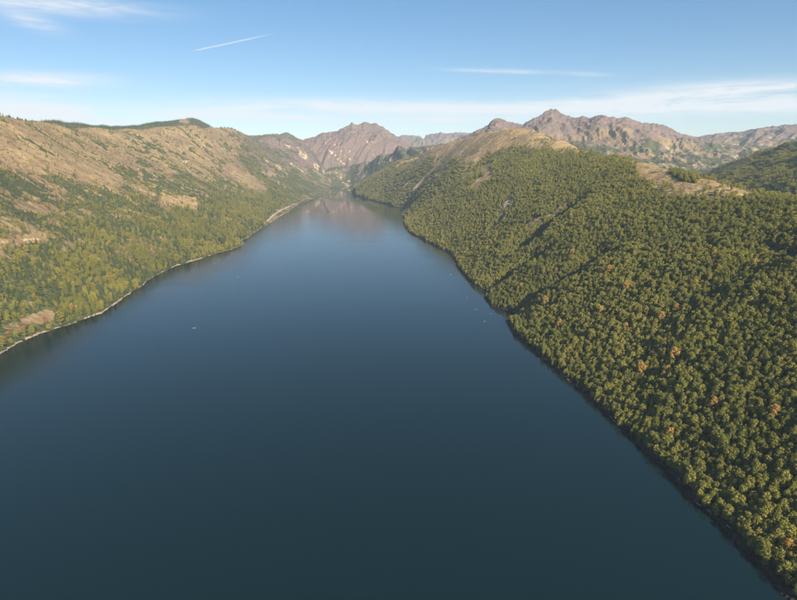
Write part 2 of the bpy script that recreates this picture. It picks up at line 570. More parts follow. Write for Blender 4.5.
def hit(px, py):
    """where the line of sight through a pixel meets the ground"""
    d = ray(px, py)
    t = np.exp(np.linspace(math.log(250), math.log(14000), 2500))
    t = t / math.hypot(d[0], d[1])
    x, y, z = d[0] * t, d[1] * t, CAM_Z + d[2] * t
    h = np.maximum(sample(HGT, x, y), 0)
    k = np.argmax(z < h)
    if z[k] >= h[k]:
        k = -1
    return x[k], y[k], float(h[k])


# named gullies on the right slope, carved where they run
for line, dep, wid in (([(573, 201), (548, 220), (523, 240)], 26, 26), ([(536, 254), (512, 268), (490, 284)], 18, 26),
                       ([(600, 252), (570, 272), (543, 288), (500, 311)], 16, 28), ([(770, 255), (700, 300), (640, 330)], 8, 30)):
    P = np.array([hit(*p)[:2] for p in line])
    x0, x1, y0, y1 = P[:, 0].min() - 120, P[:, 0].max() + 120, P[:, 1].min() - 120, P[:, 1].max() + 120
    sel = (GX > x0) & (GX < x1) & (GY > y0) & (GY < y1)
    X, Y = GX[sel], GY[sel]
    X, Y = X + 30 * fbm(X / 75, Y / 75 + 4, 3), Y + 30 * fbm(X / 75 + 9, Y / 75, 3)
    best = np.full(len(X), 1e9)
    for a, b in zip(P[:-1], P[1:]):
        ab = b - a
        t = np.clip(((X - a[0]) * ab[0] + (Y - a[1]) * ab[1]) / (ab @ ab), 0, 1)
        best = np.minimum(best, np.hypot(X - a[0] - t * ab[0], Y - a[1] - t * ab[1]))
    HGT[sel] -= dep * np.exp(-(best / wid) ** 2)

# what the camera's surroundings can see (with a margin), to leave out hidden trees
ELV = (HGT - CAM_Z) / GR
RUN = np.maximum.accumulate(ELV, axis=0)
VIS = ((HGT + 45 - CAM_Z) / GR) >= RUN
PX, PY = to_pixel(GX, GY, HGT)


_w = np.clip(900 / GR, 0.25, 1.6)
PXN = PX + _w * (7 * fbm(GX / 60, GY / 60, 4, 0.65) + 3 * fbm(GX / 220, GY / 220, 2))
PYN = PY + _w * (4 * fbm(GX / 60 + 30, GY / 60 + 9, 4, 0.65) + 2 * fbm(GX / 220 + 8, GY / 220, 2))


# ------------------------------------------------------------------ ground cover, drawn as regions of the ground
def stroke(line, w, comp, soft=0.5, X=None, Y=None, C=None):
    X = PXN if X is None else X
    Y = PYN if Y is None else Y
    best = np.full(X.shape, 1e9, np.float32)
    P = np.array(line, float)
    if len(P) == 1:
        best = np.hypot(X - P[0, 0], Y - P[0, 1])
    for a, b in zip(P[:-1], P[1:]):
        ab = b - a
        t = np.clip(((X - a[0]) * ab[0] + (Y - a[1]) * ab[1]) / (ab @ ab), 0, 1)
        best = np.minimum(best, np.hypot(X - a[0] - t * ab[0], Y - a[1] - t * ab[1]))
    out = 1 - smooth(best, w * (1 - soft), w * (1 + soft))
    return out * (COMP == comp) if comp is not None else out


def poly(pts, comp):
    P = np.array(pts, float)
    ins = np.zeros(PX.shape, bool)
    for k in range(len(P)):
        x0, y0 = P[k - 1]
        x1, y1 = P[k]
        if y0 != y1:
            ins ^= ((y0 > PY) != (y1 > PY)) & (PX < (x1 - x0) * (PY - y0) / (y1 - y0) + x0)
    return (ins & (COMP == comp)).astype(np.float32)


idx = {nm: k + 2 for k, nm in enumerate(names)}
N1 = fbm(GX / 260, GY / 260, 5, 0.6)
N2 = fbm(GX / 90 + 40, GY / 90, 4, 0.6)
N3 = fbm(GX / 900 + 7, GY / 900, 3)
FOREST = np.zeros(GX.shape, np.float32)     # tree density 0..1
GREEN = np.zeros(GX.shape, np.float32)      # low green scrub
BARE = np.zeros(GX.shape, np.float32)       # pale soil and scree
ROCK = np.zeros(GX.shape, np.float32)       # dark rock

isL, isR = COMP == 0, COMP == 1
# right hillside: closed wood up to an uneven upper edge, dry meadow above
wood_edge_x = [340, 400, 430, 455, 480, 500, 520, 545, 560, 585, 605, 625, 640, 655, 680, 700, 720, 745, 770, 797, 900]
wood_edge_y = [150, 160, 159, 160, 155, 151, 147, 149, 152, 152, 151, 155, 175, 190, 197, 198, 199, 198, 198, 199, 205]
upe = np.interp(PX, wood_edge_x, wood_edge_y) + 9 * N2
wood = smooth(PY - upe, -3, 5)
wood = np.maximum(wood, 0.16 * smooth(N2 + N1, 0.0, 0.4))
wood = np.maximum(wood, 0.22 * smooth(PX, 620, 640) * smooth(fbm(GX / 22, GY / 22, 2), 0.0, 0.3))
# thin, broken wood on the far shoulder
thin = smooth(PX, 560, 470) * smooth(PY, 215, 165)
wood = wood * (1 - thin * 0.75 * smooth(N1 + 0.6 * N2, -0.15, 0.25))
open_r = np.zeros_like(wood)
for ln, w in (([(505, 207), (499, 222), (492, 230)], 2.6), ([(510, 198), (506, 208)], 2.5), ([(573, 196), (552, 213), (527, 228)], 1.9),
              ([(447, 162), (440, 174)], 1.8), ([(424, 178), (415, 189)], 2.0), ([(485, 166), (490, 176), (475, 186)], 3.0),
              ([(404, 187), (412, 180)], 1.4), ([(702, 283), (711, 285)], 3), ([(645, 168), (690, 186)], 6), ([(770, 252), (797, 258)], 4)):
    open_r = np.maximum(open_r, stroke(ln, w, 1, 0.6))
wood = np.maximum(wood - 1.1 * open_r, 0)
wood = np.maximum(wood, stroke([(676, 174), (692, 180)], 4, 1, 0.4))
FOREST += np.where(isR, wood, 0) * smooth(HGT, 0.9, 3.0)
GREEN += np.where(isR, 0.85 * smooth(wood, 0.1, 0.7), 0)
for ln, w in (([(508, 200), (505, 207)], 1.3), ([(442, 163), (437, 171)], 1.3), ([(424, 178), (415, 189)], 1.5),
              ([(402, 188), (408, 183)], 0.8), ([(462, 152), (455, 163)], 1.2)):
    BARE = np.maximum(BARE, stroke(ln, w, 1, 0.6))
ROCK = np.maximum(ROCK, 0.3 * open_r * smooth(PY, 190, 196))
GREEN = np.maximum(GREEN, 0.40 * open_r)
BARE = np.maximum(BARE, np.where(isR, 0.35 * smooth(N1, 0.1, 0.5) * (1 - wood), 0))

# left hillside
dens = smooth(PY + 30 * N1 + 16 * N2, 128, 188) * smooth(N2 + 0.7 * N1 + smooth(PY, 138, 205) * 0.85, -0.16, 0.32)
dens = np.maximum(dens, 0.19 + 0.62 * smooth(N1 + 1.3 * N2, -0.05, 0.36))
dens = np.where(PY < 200, dens * (0.55 + 0.75 * smooth(fbm(GX / 26, GY / 26, 3), -0.12, 0.28)), dens)
dens = np.where(PY >= 200, dens * (0.6 + 0.4 * smooth(fbm(GX / 48 + 11, GY / 48, 3), -0.32, 0.05)), dens)
dens = dens * (0.5 + 0.5 * smooth(PY, 126, 150)) * smooth(PX + 0.4 * (PY - 150) , 345, 262)
open_l = np.zeros_like(dens)
for ln, w in (([(-20, 246), (20, 241), (45, 237)], 4.5), ([(-10, 335), (25, 323), (48, 315)], 6.5), ([(85, 172), (112, 180)], 9), ([(135, 187), (152, 195)], 3.5),
              ([(165, 200), (195, 205)], 6), ([(230, 170), (262, 190)], 6), ([(20, 205), (45, 210)], 4), ([(270, 221), (280, 212), (296, 205)], 3.0)):
    open_l = np.maximum(open_l, stroke(ln, w, 0, 0.7))
dens = np.maximum(dens * (1 - 0.93 * open_l), 0)
FOREST += np.where(isL, dens, 0) * smooth(HGT, 0.6, 2.0)
GREEN += np.where(isL, 0.62 * smooth(dens, 0.25, 0.8) + 0.34 * smooth(N2 + 0.5 * N1, -0.1, 0.3), 0)
for ln, w in (([(0, 243), (22, 240), (42, 238)], 2.2), ([(75, 183), (85, 179)], 2), ([(103, 174), (116, 175)], 2), ([(135, 187), (155, 196)], 1.5),
              ([(165, 202), (178, 205)], 1.2), ([(168, 163), (186, 162)], 2.0), ([(277, 166), (288, 169)], 3), ([(290, 163), (306, 172)], 2), ([(265, 158), (272, 164)], 1.5),
              ([(262, 172), (268, 176)], 1.5), ([(285, 144), (300, 149)], 1.6), ([(300, 152), (306, 158)], 3), ([(315, 165), (325, 172)], 3),
              ([(330, 176), (338, 182)], 1.3), ([(232, 172), (243, 178)], 1.6), ([(20, 260), (30, 258)], 1.0)):
    BARE = np.maximum(BARE, stroke(ln, w, 0, 0.7) * (0.6 + 0.8 * N2))
# the far part of the left side is heathy, brown-purple with rock
heath = smooth(PX, 215, 262) * smooth(PY, 186, 160) * isL
ROCK = np.maximum(ROCK, heath * 0.75)
GREEN += isL * 0.36 * smooth(PY, 260, 300)
GREEN += isL * smooth(PX, 240, 300) * smooth(PY, 158, 178) * 0.5
# mountains
k = idx['rocky_peak']
low = smooth(HGT + 40 * N1, 210, 60)
ROCK = np.where(COMP == k, 0.95 - 0.55 * low, ROCK)
GREEN = np.where(COMP == k, low * 0.7 + 0.3 * smooth(N2, 0.1, 0.3) * smooth(PY, 150, 170), GREEN)
for ln, w in (([(350, 158), (354, 166), (359, 172)], 1.3), ([(351, 160), (353, 168)], 1.0), ([(313, 166), (325, 173)], 2.2), ([(326, 149), (332, 153)], 1.4), ([(325, 140), (327, 146)], 0.8),
              ([(335, 155), (346, 165)], 1.0), ([(300, 151), (308, 157)], 2.6), ([(294, 163), (306, 172)], 1.2), ([(345, 146), (350, 152)], 1.2), ([(366, 142), (378, 160)], 0.8), ([(330, 138), (350, 160)], 0.6),
              ([(286, 144), (298, 149)], 1.4)):
    BARE = np.maximum(BARE, stroke(ln, w, k, 0.7) * (0.7 + 0.8 * N2))
k = idx['pale_range']
ROCK = np.where(COMP == k, 0.65, ROCK)
BARE = np.where(COMP == k, 0.3 + 0.4 * N1, BARE)
k = idx['craggy_mountain']
c_ = COMP == k
ROCK = np.where(c_, np.clip(0.48 + 0.6 * smooth(CRESTD, 420, 60) + 0.7 * N1, 0, 1), ROCK)
GREEN = np.where(c_, smooth(PY + 10 * N1, 136, 150) * smooth(N2 + 0.6 * N1, -0.3, 0.1) * 0.95, GREEN)
BARE = np.where(c_, smooth(ridged(GX / 210 + GY / 600, GY / 800, 4), 0.95, 1.5) * smooth(PY, 138, 150) * 0.5, BARE)
FOREST = np.where(c_, smooth(PY + 8 * N1, 142, 158) * smooth(N2 + 0.5 * N1, 0.0, 0.3) * 0.7, FOREST)
k = idx['plateau_ridge']
c_ = COMP == k
ROCK = np.where(c_, smooth(PY, 150, 136) * 0.7, ROCK)
GREEN = np.where(c_, smooth(PY + 9 * N1, 138, 158) * 0.9 + 0.5 * smooth(N1, 0, 0.3), GREEN)
for ln, w in (([(722, 141), (738, 141)], 0.9), ([(745, 155), (757, 153)], 1.1), ([(700, 172), (706, 171)], 0.9), ([(715, 149), (725, 152)], 1.6), ([(727, 145), (753, 145)], 2.0),
              ([(758, 139), (795, 137)], 1.0), ([(735, 150), (748, 149)], 1.0)):
    BARE = np.maximum(BARE, stroke(ln, w, k, 0.6) * (0.45 + 0.6 * N2))
FOREST = np.where(c_, smooth(PY + 8 * N1, 150, 170) * 0.5, FOREST)
k = idx['wooded_hill']
c_ = COMP == k
GREEN = np.where(c_, 0.9, GREEN)
FOREST = np.where(c_, 0.55 + 0.45 * smooth(N2 + N1, -0.2, 0.2), FOREST)
BARE = np.maximum(BARE, stroke([(766, 168), (772, 170)], 1.6, k, 0.6))
for nm in ('dark_hill', 'far_knoll'):
    c_ = COMP == idx[nm]
    GREEN = np.where(c_, 1.0, GREEN)
    FOREST = np.where(c_, 1.0, FOREST)
bald = stroke([(183, 120.5), (187, 122)], 3.0, idx['dark_hill'], 0.5)
FOREST = FOREST * (1 - bald)
GREEN = GREEN * (1 - bald)
hid = (COMP < 2) & (GR > BEYOND * 1.02)
BARE = np.where(hid, 0.1, BARE)
GREEN = np.where(hid, 0.55, GREEN)
FOREST = np.clip(FOREST, 0, 1)
GREEN = np.clip(GREEN, 0, 1)
BARE = np.clip(BARE, 0, 1)
ROCK = np.clip(ROCK, 0, 1)
# gravel margin of the left shore
GRAV = np.where(SIDE < 0, smooth(HGT - 0.9 * N2 - 0.6 * N1, 1.15, 0.5), 0) * (HGT > -3) * (DSH < 40)
GOLDM = np.where(isR, 1.0 * smooth(PY, 214, 196), 0) + np.where(isL, smooth(PX, 260, 200) * smooth(PY, 290, 215) * (0.25 + 0.9 * smooth(N1 + N2, -0.2, 0.35)), 0) + np.where(COMP == idx['craggy_mountain'], 0.35 * smooth(N1, 0.0, 0.3), 0)
GOLDM = np.clip(GOLDM, 0, 1)
WET_SHADE = np.where(SIDE > 0, smooth(HGT, 3.4, 2.2), 0) * (DSH < 60)  # right bank: damp soil, plus the bank's shadow painted as a dark strip
print('cover', round(time.time() - T0, 1))

# ------------------------------------------------------------------ materials
def new_mat(name):
    m = bpy.data.materials.new(name)
    m.use_nodes = True
    b = NB(m.node_tree)
    pr = m.node_tree.nodes['Principled BSDF']
    return m, b, pr


def ground_material():
    m, b, pr = new_mat('ground')
    tc = b.node('ShaderNodeTexCoord').outputs['Object']
    at = b.node('ShaderNodeVertexColor', layer_name='cover')
    at2 = b.node('ShaderNodeVertexColor', layer_name='shore')
    sp = b.node('ShaderNodeSeparateColor')
    b.l.new(at.outputs[0], sp.inputs[0])
    sp2 = b.node('ShaderNodeSeparateColor')
    b.l.new(at2.outputs[0], sp2.inputs[0])
    green, bare, rock = sp.outputs
    grav, wet, pale = sp2.outputs
    n1 = b.noise(tc, 1 / 7.0, 5, 0.6)
    n2 = b.noise(tc, 1 / 34.0, 6, 0.62)
    n3 = b.noise(tc, 1 / 190.0, 5, 0.6)
    grass = b.mix(b.ramp(n2, 0.3, 0.7), (0.175, 0.130, 0.078), (0.30, 0.222, 0.115))
    grass = b.mix(b.ramp(n3, 0.40, 0.66), grass, (0.215, 0.138, 0.088))
    grass = b.mix(b.m('MULTIPLY', b.ramp(n1, 0.42, 0.7), 0.5), grass, (0.14, 0.105, 0.055))
    golden = b.mix(b.ramp(n2, 0.3, 0.72), (0.26, 0.182, 0.092), (0.42, 0.300, 0.145))
    n0 = b.noise(tc, 1 / 13.0, 3, 0.6)
    golden = b.mix(b.m('MULTIPLY', b.ramp(n1, 0.48, 0.72), 0.55), golden, (0.19, 0.135, 0.065))
    grass = b.mix(b.m('MULTIPLY', pale, 0.85), grass, golden)
    tuft = b.m('MULTIPLY', b.ramp(b.m('ADD', n0, b.m('MULTIPLY', b.m('SUBTRACT', n3, 0.5), 0.6)), 0.54, 0.62), b.m('SUBTRACT', 0.8, b.m('MULTIPLY', pale, 0.5)))
    grass = b.mix(tuft, grass, (0.075, 0.078, 0.034))
    rockc = b.mix(b.ramp(n2, 0.3, 0.7), (0.098, 0.071, 0.062), (0.205, 0.146, 0.115))
    rockc = b.mix(b.ramp(n3, 0.38, 0.66), rockc, (0.135, 0.098, 0.088))
    rockc = b.mix(b.m('MULTIPLY', b.ramp(n1, 0.5, 0.75), 0.6), rockc, (0.27, 0.215, 0.175))
    c = b.mix(b.ramp(b.m('ADD', rock, b.m('MULTIPLY', b.m('SUBTRACT', n2, 0.5), 1.2)), 0.3, 0.62), grass, rockc)
    scrub = b.mix(b.ramp(n1, 0.35, 0.68), (0.030, 0.042, 0.018), (0.105, 0.110, 0.045))
    c = b.mix(b.ramp(b.m('ADD', green, b.m('MULTIPLY', b.m('SUBTRACT', n2, 0.5), 1.3)), 0.42, 0.62), c, scrub)
    palec = b.mix(b.ramp(n1, 0.3, 0.7), (0.40, 0.30, 0.19), (0.58, 0.45, 0.30))
    c = b.mix(b.ramp(b.m('ADD', bare, b.m('ADD', b.m('MULTIPLY', b.m('SUBTRACT', n2, 0.5), 1.8), b.m('MULTIPLY', b.m('SUBTRACT', n1, 0.5), 1.0))), 0.5, 0.85), c, palec)
    gravel = b.mix(b.ramp(n1, 0.3, 0.7), (0.20, 0.15, 0.10), (0.42, 0.335, 0.235))
    c = b.mix(b.ramp(b.m('ADD', grav, b.m('MULTIPLY', b.m('SUBTRACT', n2, 0.5), 1.0)), 0.35, 0.6), c, gravel)
    wet_shade_c = b.mix(b.ramp(n1, 0.35, 0.7), (0.016, 0.012, 0.011), (0.065, 0.045, 0.034))  # bank soil colour, darkened to paint in the shade along the water
    c = b.mix(b.ramp(b.m('ADD', wet, b.m('MULTIPLY', b.m('SUBTRACT', n2, 0.5), 0.8)), 0.3, 0.6), c, wet_shade_c)
    b.l.new(c, pr.inputs['Base Color'])
    pr.inputs['Roughness'].default_value = 0.95
    pr.inputs['Specular IOR Level'].default_value = 0.15
    bp = b.node('ShaderNodeBump')
    bp.inputs['Strength'].default_value = 0.7
    bp.inputs['Distance'].default_value = 5.0
    b.l.new(b.m('ADD', b.m('MULTIPLY', b.m('MULTIPLY', n3, rock), 9.0), b.m('ADD', b.m('MULTIPLY', n2, 2.4), b.m('MULTIPLY', n1, 0.5))), bp.inputs['Height'])
    b.l.new(bp.outputs[0], pr.inputs['Normal'])
    return m


MAT_GROUND = ground_material()


def leaf_material(name, c0, c1, c2, trans=0.25):
    m, b, pr = new_mat(name)
    oi = b.node('ShaderNodeObjectInfo')
    gm = b.node('ShaderNodeNewGeometry')
    rnd = oi.outputs['Random']
    big = b.noise(oi.outputs['Location'], 1 / 120.0, 3, 0.6)
    c = b.mix(b.m('ADD', b.m('MULTIPLY', rnd, 0.5), b.m('MULTIPLY', b.ramp(big, 0.36, 0.62), 0.5)), c0, c1)
    c = b.mix(b.m('MULTIPLY', b.ramp(gm.outputs['Random Per Island'], 0.3, 1.0), 0.55), c, c2)
    pr.inputs['Roughness'].default_value = 0.75
    pr.inputs['Specular IOR Level'].default_value = 0.25
    b.l.new(c, pr.inputs['Base Color'])
    tr = b.node('ShaderNodeBsdfTranslucent')
    b.l.new(c, tr.inputs[0])
    mx = b.node('ShaderNodeMixShader')
    mx.inputs[0].default_value = trans
    b.l.new(pr.outputs[0], mx.inputs[1])
    b.l.new(tr.outputs[0], mx.inputs[2])
    out = m.node_tree.nodes['Material Output']
    b.l.new(mx.outputs[0], out.inputs[0])
    return m


M_ALDER = leaf_material('alder_leaves', (0.112, 0.140, 0.030), (0.285, 0.275, 0.060), (0.38, 0.325, 0.08), 0.32)
M_BIRCH = leaf_material('yellow_green_leaves', (0.105, 0.130, 0.032), (0.235, 0.205, 0.045), (0.30, 0.25, 0.06))
M_GOLD = leaf_material('gold_leaves', (0.34, 0.24, 0.045), (0.44, 0.29, 0.05), (0.46, 0.35, 0.09))
M_RUST = leaf_material('rust_leaves', (0.35, 0.205, 0.055), (0.42, 0.235, 0.055), (0.46, 0.315, 0.10))
M_RED = leaf_material('red_leaves', (0.40, 0.085, 0.04), (0.46, 0.15, 0.06), (0.50, 0.2, 0.09))
M_FIR = leaf_material('conifer_needles', (0.028, 0.050, 0.022), (0.066, 0.090, 0.034), (0.095, 0.115, 0.042), 0.12)


def bark_material(name, a, c):
    m, b, pr = new_mat(name)
    tc = b.node('ShaderNodeTexCoord').outputs['Object']
    n = b.noise(tc, 3.0, 4, 0.6)
    b.l.new(b.mix(b.ramp(n, 0.3, 0.7), a, c), pr.inputs['Base Color'])
    pr.inputs['Roughness'].default_value = 0.9
    return m


M_BARK = bark_material('grey_bark', (0.16, 0.14, 0.12), (0.34, 0.31, 0.27))
M_FBARK = bark_material('brown_bark', (0.08, 0.055, 0.04), (0.17, 0.12, 0.085))
M_DRIFT = bark_material('bleached_wood', (0.26, 0.23, 0.20), (0.46, 0.42, 0.37))


def water_material():
    m, b, pr = new_mat('lake_water')
    tc = b.node('ShaderNodeTexCoord').outputs['Object']
    sp = b.node('ShaderNodeSeparateXYZ')
    b.l.new(tc, sp.inputs[0])
    # wind-ruffled water on the near lake, glassy water in the sheltered head of the lake
    wob = b.noise(tc, 1 / 300.0, 3, 0.5)
    edge = b.m('MULTIPLY_ADD', b.m('SUBTRACT', wob, 0.5), 260.0, sp.outputs[1])
    ruff = b.ramp(edge, 2600.0, 2520.0)
    n1 = b.noise(tc, 1 / 2.2, 3, 0.55)
    n2 = b.noise(tc, 1 / 160.0, 4, 0.6)
    pr.inputs['Base Color'].default_value = (0.0015, 0.013, 0.016, 1)
    pr.inputs['IOR'].default_value = 1.333
    rough = b.m('MULTIPLY_ADD', ruff, b.m('MULTIPLY_ADD', n2, 0.05, 0.0), 0.05)
    b.l.new(rough, pr.inputs['Roughness'])
    bp = b.node('ShaderNodeBump')
    bp.inputs['Distance'].default_value = 0.22
    mp_ = b.node('ShaderNodeMapping')
    mp_.inputs['Rotation'].default_value = (0, 0, math.radians(24))
    mp_.inputs['Scale'].default_value = (1 / 520.0, 1 / 70.0, 1)
    b.l.new(tc, mp_.inputs['Vector'])
    st = b.ramp(b.noise(mp_.outputs[0], 1.0, 5, 0.6, 0.8), 0.35, 0.68)
    b.l.new(b.m('MULTIPLY_ADD', ruff, b.m('MULTIPLY_ADD', st, 0.28, 0.16), 0.05), bp.inputs['Strength'])
    b.l.new(n1, bp.inputs['Height'])
    b.l.new(bp.outputs[0], pr.inputs['Normal'])
    return m


# ------------------------------------------------------------------ scene objects: helpers
def tag(o, label=None, cat=None, group=None, kind=None):
    if label:
        o['label'] = label
    if cat:
        o['category'] = cat
    if group:
        o['group'] = group
    if kind:
        o['kind'] = kind
    return o


def fast_mesh(name, verts, faces):
    """verts (n,3), faces (m,k) arrays"""
    me = bpy.data.meshes.new(name)
    nv, (nf, kf) = len(verts), faces.shape
    me.vertices.add(nv)
    me.vertices.foreach_set('co', np.ascontiguousarray(verts, np.float32).ravel())
    me.loops.add(nf * kf)
    me.loops.foreach_set('vertex_index', np.ascontiguousarray(faces, np.int32).ravel())
    me.polygons.add(nf)
    me.polygons.foreach_set('loop_start', np.arange(0, nf * kf, kf, dtype=np.int32))
    me.update(calc_edges=True)
    return me


# ------------------------------------------------------------------ lake
lo_x, hi_x = lake_poly[:, 0].min() - 60, lake_poly[:, 0].max() + 60
lv = np.array([[-1500, -1500, 0], [900, -1500, 0], [900, 700, 0], [420, 1200, 0], [300, 2200, 0], [200, 3300, 0], [-100, 4700, 0],
               [-900, 4700, 0], [-900, 3000, 0], [-1000, 2000, 0], [-1500, 900, 0]], float)
me = bpy.data.meshes.new('lake')
me.from_pydata(lv.tolist(), [], [list(range(len(lv)))])
lake = bpy.data.objects.new('lake', me)
me.materials.append(water_material())
tag(lake, kind='structure')
lake['label'] = 'long dark blue mountain lake between two wooded slopes'
col.objects.link(lake)

# ------------------------------------------------------------------ terrain objects
P3 = np.stack([GX, GY, HGT], -1)
du = np.zeros_like(P3)
dv = np.zeros_like(P3)
du[:, 1:-1] = P3[:, 2:] - P3[:, :-2]
du[:, 0], du[:, -1] = P3[:, 1] - P3[:, 0], P3[:, -1] - P3[:, -2]
dv[1:-1] = P3[2:] - P3[:-2]
dv[0], dv[-1] = P3[1] - P3[0], P3[-1] - P3[-2]
NRM = np.cross(du, dv)
NRM /= np.linalg.norm(NRM, axis=-1, keepdims=True)
q = np.arange(NR * NA).reshape(NR, NA)
QUAD = np.stack([q[:-1, :-1], q[:-1, 1:], q[1:, 1:], q[1:, :-1]], -1)
zmax = np.maximum.reduce([HGT[:-1, :-1], HGT[:-1, 1:], HGT[1:, 1:], HGT[1:, :-1]])
KEEP = zmax > -6.0
QC = COMP[:-1, :-1]
vis_q = VIS[:-1, :-1]
labels = {0: ('left_hillside', 'dry brown hillside with scattered trees rising from the left shore'),
          1: ('right_hillside', 'densely wooded hillside rising from the right shore')}
mlabel = {'rocky_peak': 'jagged brown rocky mountain at the head of the lake',
          'pale_range': 'pale serrated mountain range far behind the lake head',
          'craggy_mountain': 'craggy brown mountain with a flat-topped summit behind the right hillside',
          'plateau_ridge': 'long flat ridge with pale cliffs at the far right',
          'wooded_hill': 'shaded green wooded hill at the right edge behind the near crest',
          'dark_hill': 'dark conifer-covered hill behind the left crest',
          'far_knoll': 'small dark cone-shaped knoll beyond the left ridge'}
for nm in names:
    labels[idx[nm]] = (nm, mlabel[nm])
shade_cov = np.stack([GREEN, BARE, ROCK, np.ones_like(ROCK)], -1)
shore_cov = np.stack([GRAV, WET_SHADE, GOLDM, np.ones_like(WET_SHADE)], -1)
for comp, (nm, lab) in labels.items():
    f = QUAD[KEEP & (QC == comp)]
    if not len(f):
        continue
    used, inv = np.unique(f, return_inverse=True)
    me = fast_mesh(nm, P3.reshape(-1, 3)[used], inv.reshape(f.shape))
    me.polygons.foreach_set('use_smooth', np.ones(len(f), bool))
    for an, arr in (('cover', shade_cov), ('shore', shore_cov)):
        ca = me.color_attributes.new(an, 'FLOAT_COLOR', 'POINT')
        ca.data.foreach_set('color', np.ascontiguousarray(arr.reshape(-1, 4)[used], np.float32).ravel())
    me.normals_split_custom_set_from_vertices(NRM.reshape(-1, 3)[used].tolist())
    me.materials.append(MAT_GROUND)
    o = bpy.data.objects.new(nm, me)
    tag(o, lab, kind='structure')
    col.objects.link(o)
print('terrain mesh', round(time.time() - T0, 1))

# ------------------------------------------------------------------ tree shapes
class Mesh:
    def __init__(self):
        self.v, self.f, self.mi = [], [], []

    def quad(self, c, n, w, h, r, mi=0):
        n = n / (np.linalg.norm(n) + 1e-9)
        a = np.cross(n, r.normal(size=3))
        a /= np.linalg.norm(a) + 1e-9
        b = np.cross(n, a)
        k = len(self.v)
        self.v += [c - a * w, c - b * h * 0.8, c + a * w * 0.9, c + b * h]
        self.f.append((k, k + 1, k + 2, k + 3))
        self.mi.append(mi)

    def tube(self, p, r, mi=0, sides=5):
        p = [np.array(x, float) for x in p]
        k0 = len(self.v)
        for i, (q, rad) in enumerate(zip(p, r)):
            d = p[min(i + 1, len(p) - 1)] - p[max(i - 1, 0)]
            d /= np.linalg.norm(d) + 1e-9
            a = np.cross(d, [0.3, 1, 0.1])
            a /= np.linalg.norm(a)
            b = np.cross(d, a)
            for s in range(sides):
                t = 2 * math.pi * s / sides
                self.v.append(q + rad * (math.cos(t) * a + math.sin(t) * b))
        for i in range(len(p) - 1):
            for s in range(sides):
                s2 = (s + 1) % sides
                self.f.append((k0 + i * sides + s, k0 + i * sides + s2, k0 + (i + 1) * sides + s2, k0 + (i + 1) * sides + s))
                self.mi.append(mi)

    def mesh(self, name, mats):
        me = bpy.data.meshes.new(name)
        me.from_pydata([tuple(x) for x in self.v], [], self.f)
        for m in mats:
            me.materials.append(m)
        me.polygons.foreach_set('material_index', self.mi)
        me.update()
        return me


def broad_crown(M, r, R, H, base, lobes, per, leaf, at=(0, 0, 0), mi=0):
    """crown of leaf clumps gathered on uneven lobes; R crown radius, base..H height range"""
    at = np.array(at, float)
    ch = H - base
    L = []
    for k in range(lobes):
        t = (k + 0.5) / lobes
        zf = 1 - t * 1.65                       # from the top downwards
        rad = math.sqrt(max(0.02, 1 - zf * zf)) if zf > 0 else (1 + zf * 0.35)
        a = k * 2.399 + r.uniform(-0.5, 0.5)
        rad *= r.uniform(0.55, 0.78)
        L.append((np.array([math.cos(a) * rad * R, math.sin(a) * rad * R, base + ch * (0.38 + 0.44 * zf) + r.uniform(-0.06, 0.06) * ch]),
                  R * r.uniform(0.34, 0.52)))
    for c, lr_ in L:
        for _ in range(per):
            d = r.normal(size=3)
            d[2] = abs(d[2]) * 1.0 if r.random() < 0.72 else d[2]
            d /= np.linalg.norm(d)
            p = c + d * lr_ * r.uniform(0.72, 1.08) * np.array([1, 1, 1.05])
            n = d + r.normal(size=3) * 0.42
            s = leaf * r.uniform(0.6, 1.25)
            M.quad(at + p, n, s, s * r.uniform(0.6, 1.0), r, mi)


def broad_trunk(M, r, R, H, base, at=(0, 0, 0), mi=0):
    at = np.array(at, float)
    lean = r.normal(size=2) * 0.25
    top = np.array([lean[0], lean[1], H * 0.72])
    M.tube([at + (0, 0, -0.8), at + (lean[0] * .3, lean[1] * .3, H * 0.3), at + top], [H * 0.017, H * 0.013, H * 0.005], mi)
    for k in range(4):
        a = k * 1.7 + r.uniform(0, 0.6)
        z0 = H * r.uniform(0.32, 0.55)
        p0 = np.array([lean[0], lean[1], 0]) * (z0 / H) + (0, 0, z0)
        p1 = p0 + (math.cos(a) * R * 0.6, math.sin(a) * R * 0.6, H * 0.2)
        M.tube([at + p0, at + (p0 + p1) / 2 + (0, 0, 0.2), at + p1], [H * 0.008, H * 0.006, H * 0.003], mi, 4)


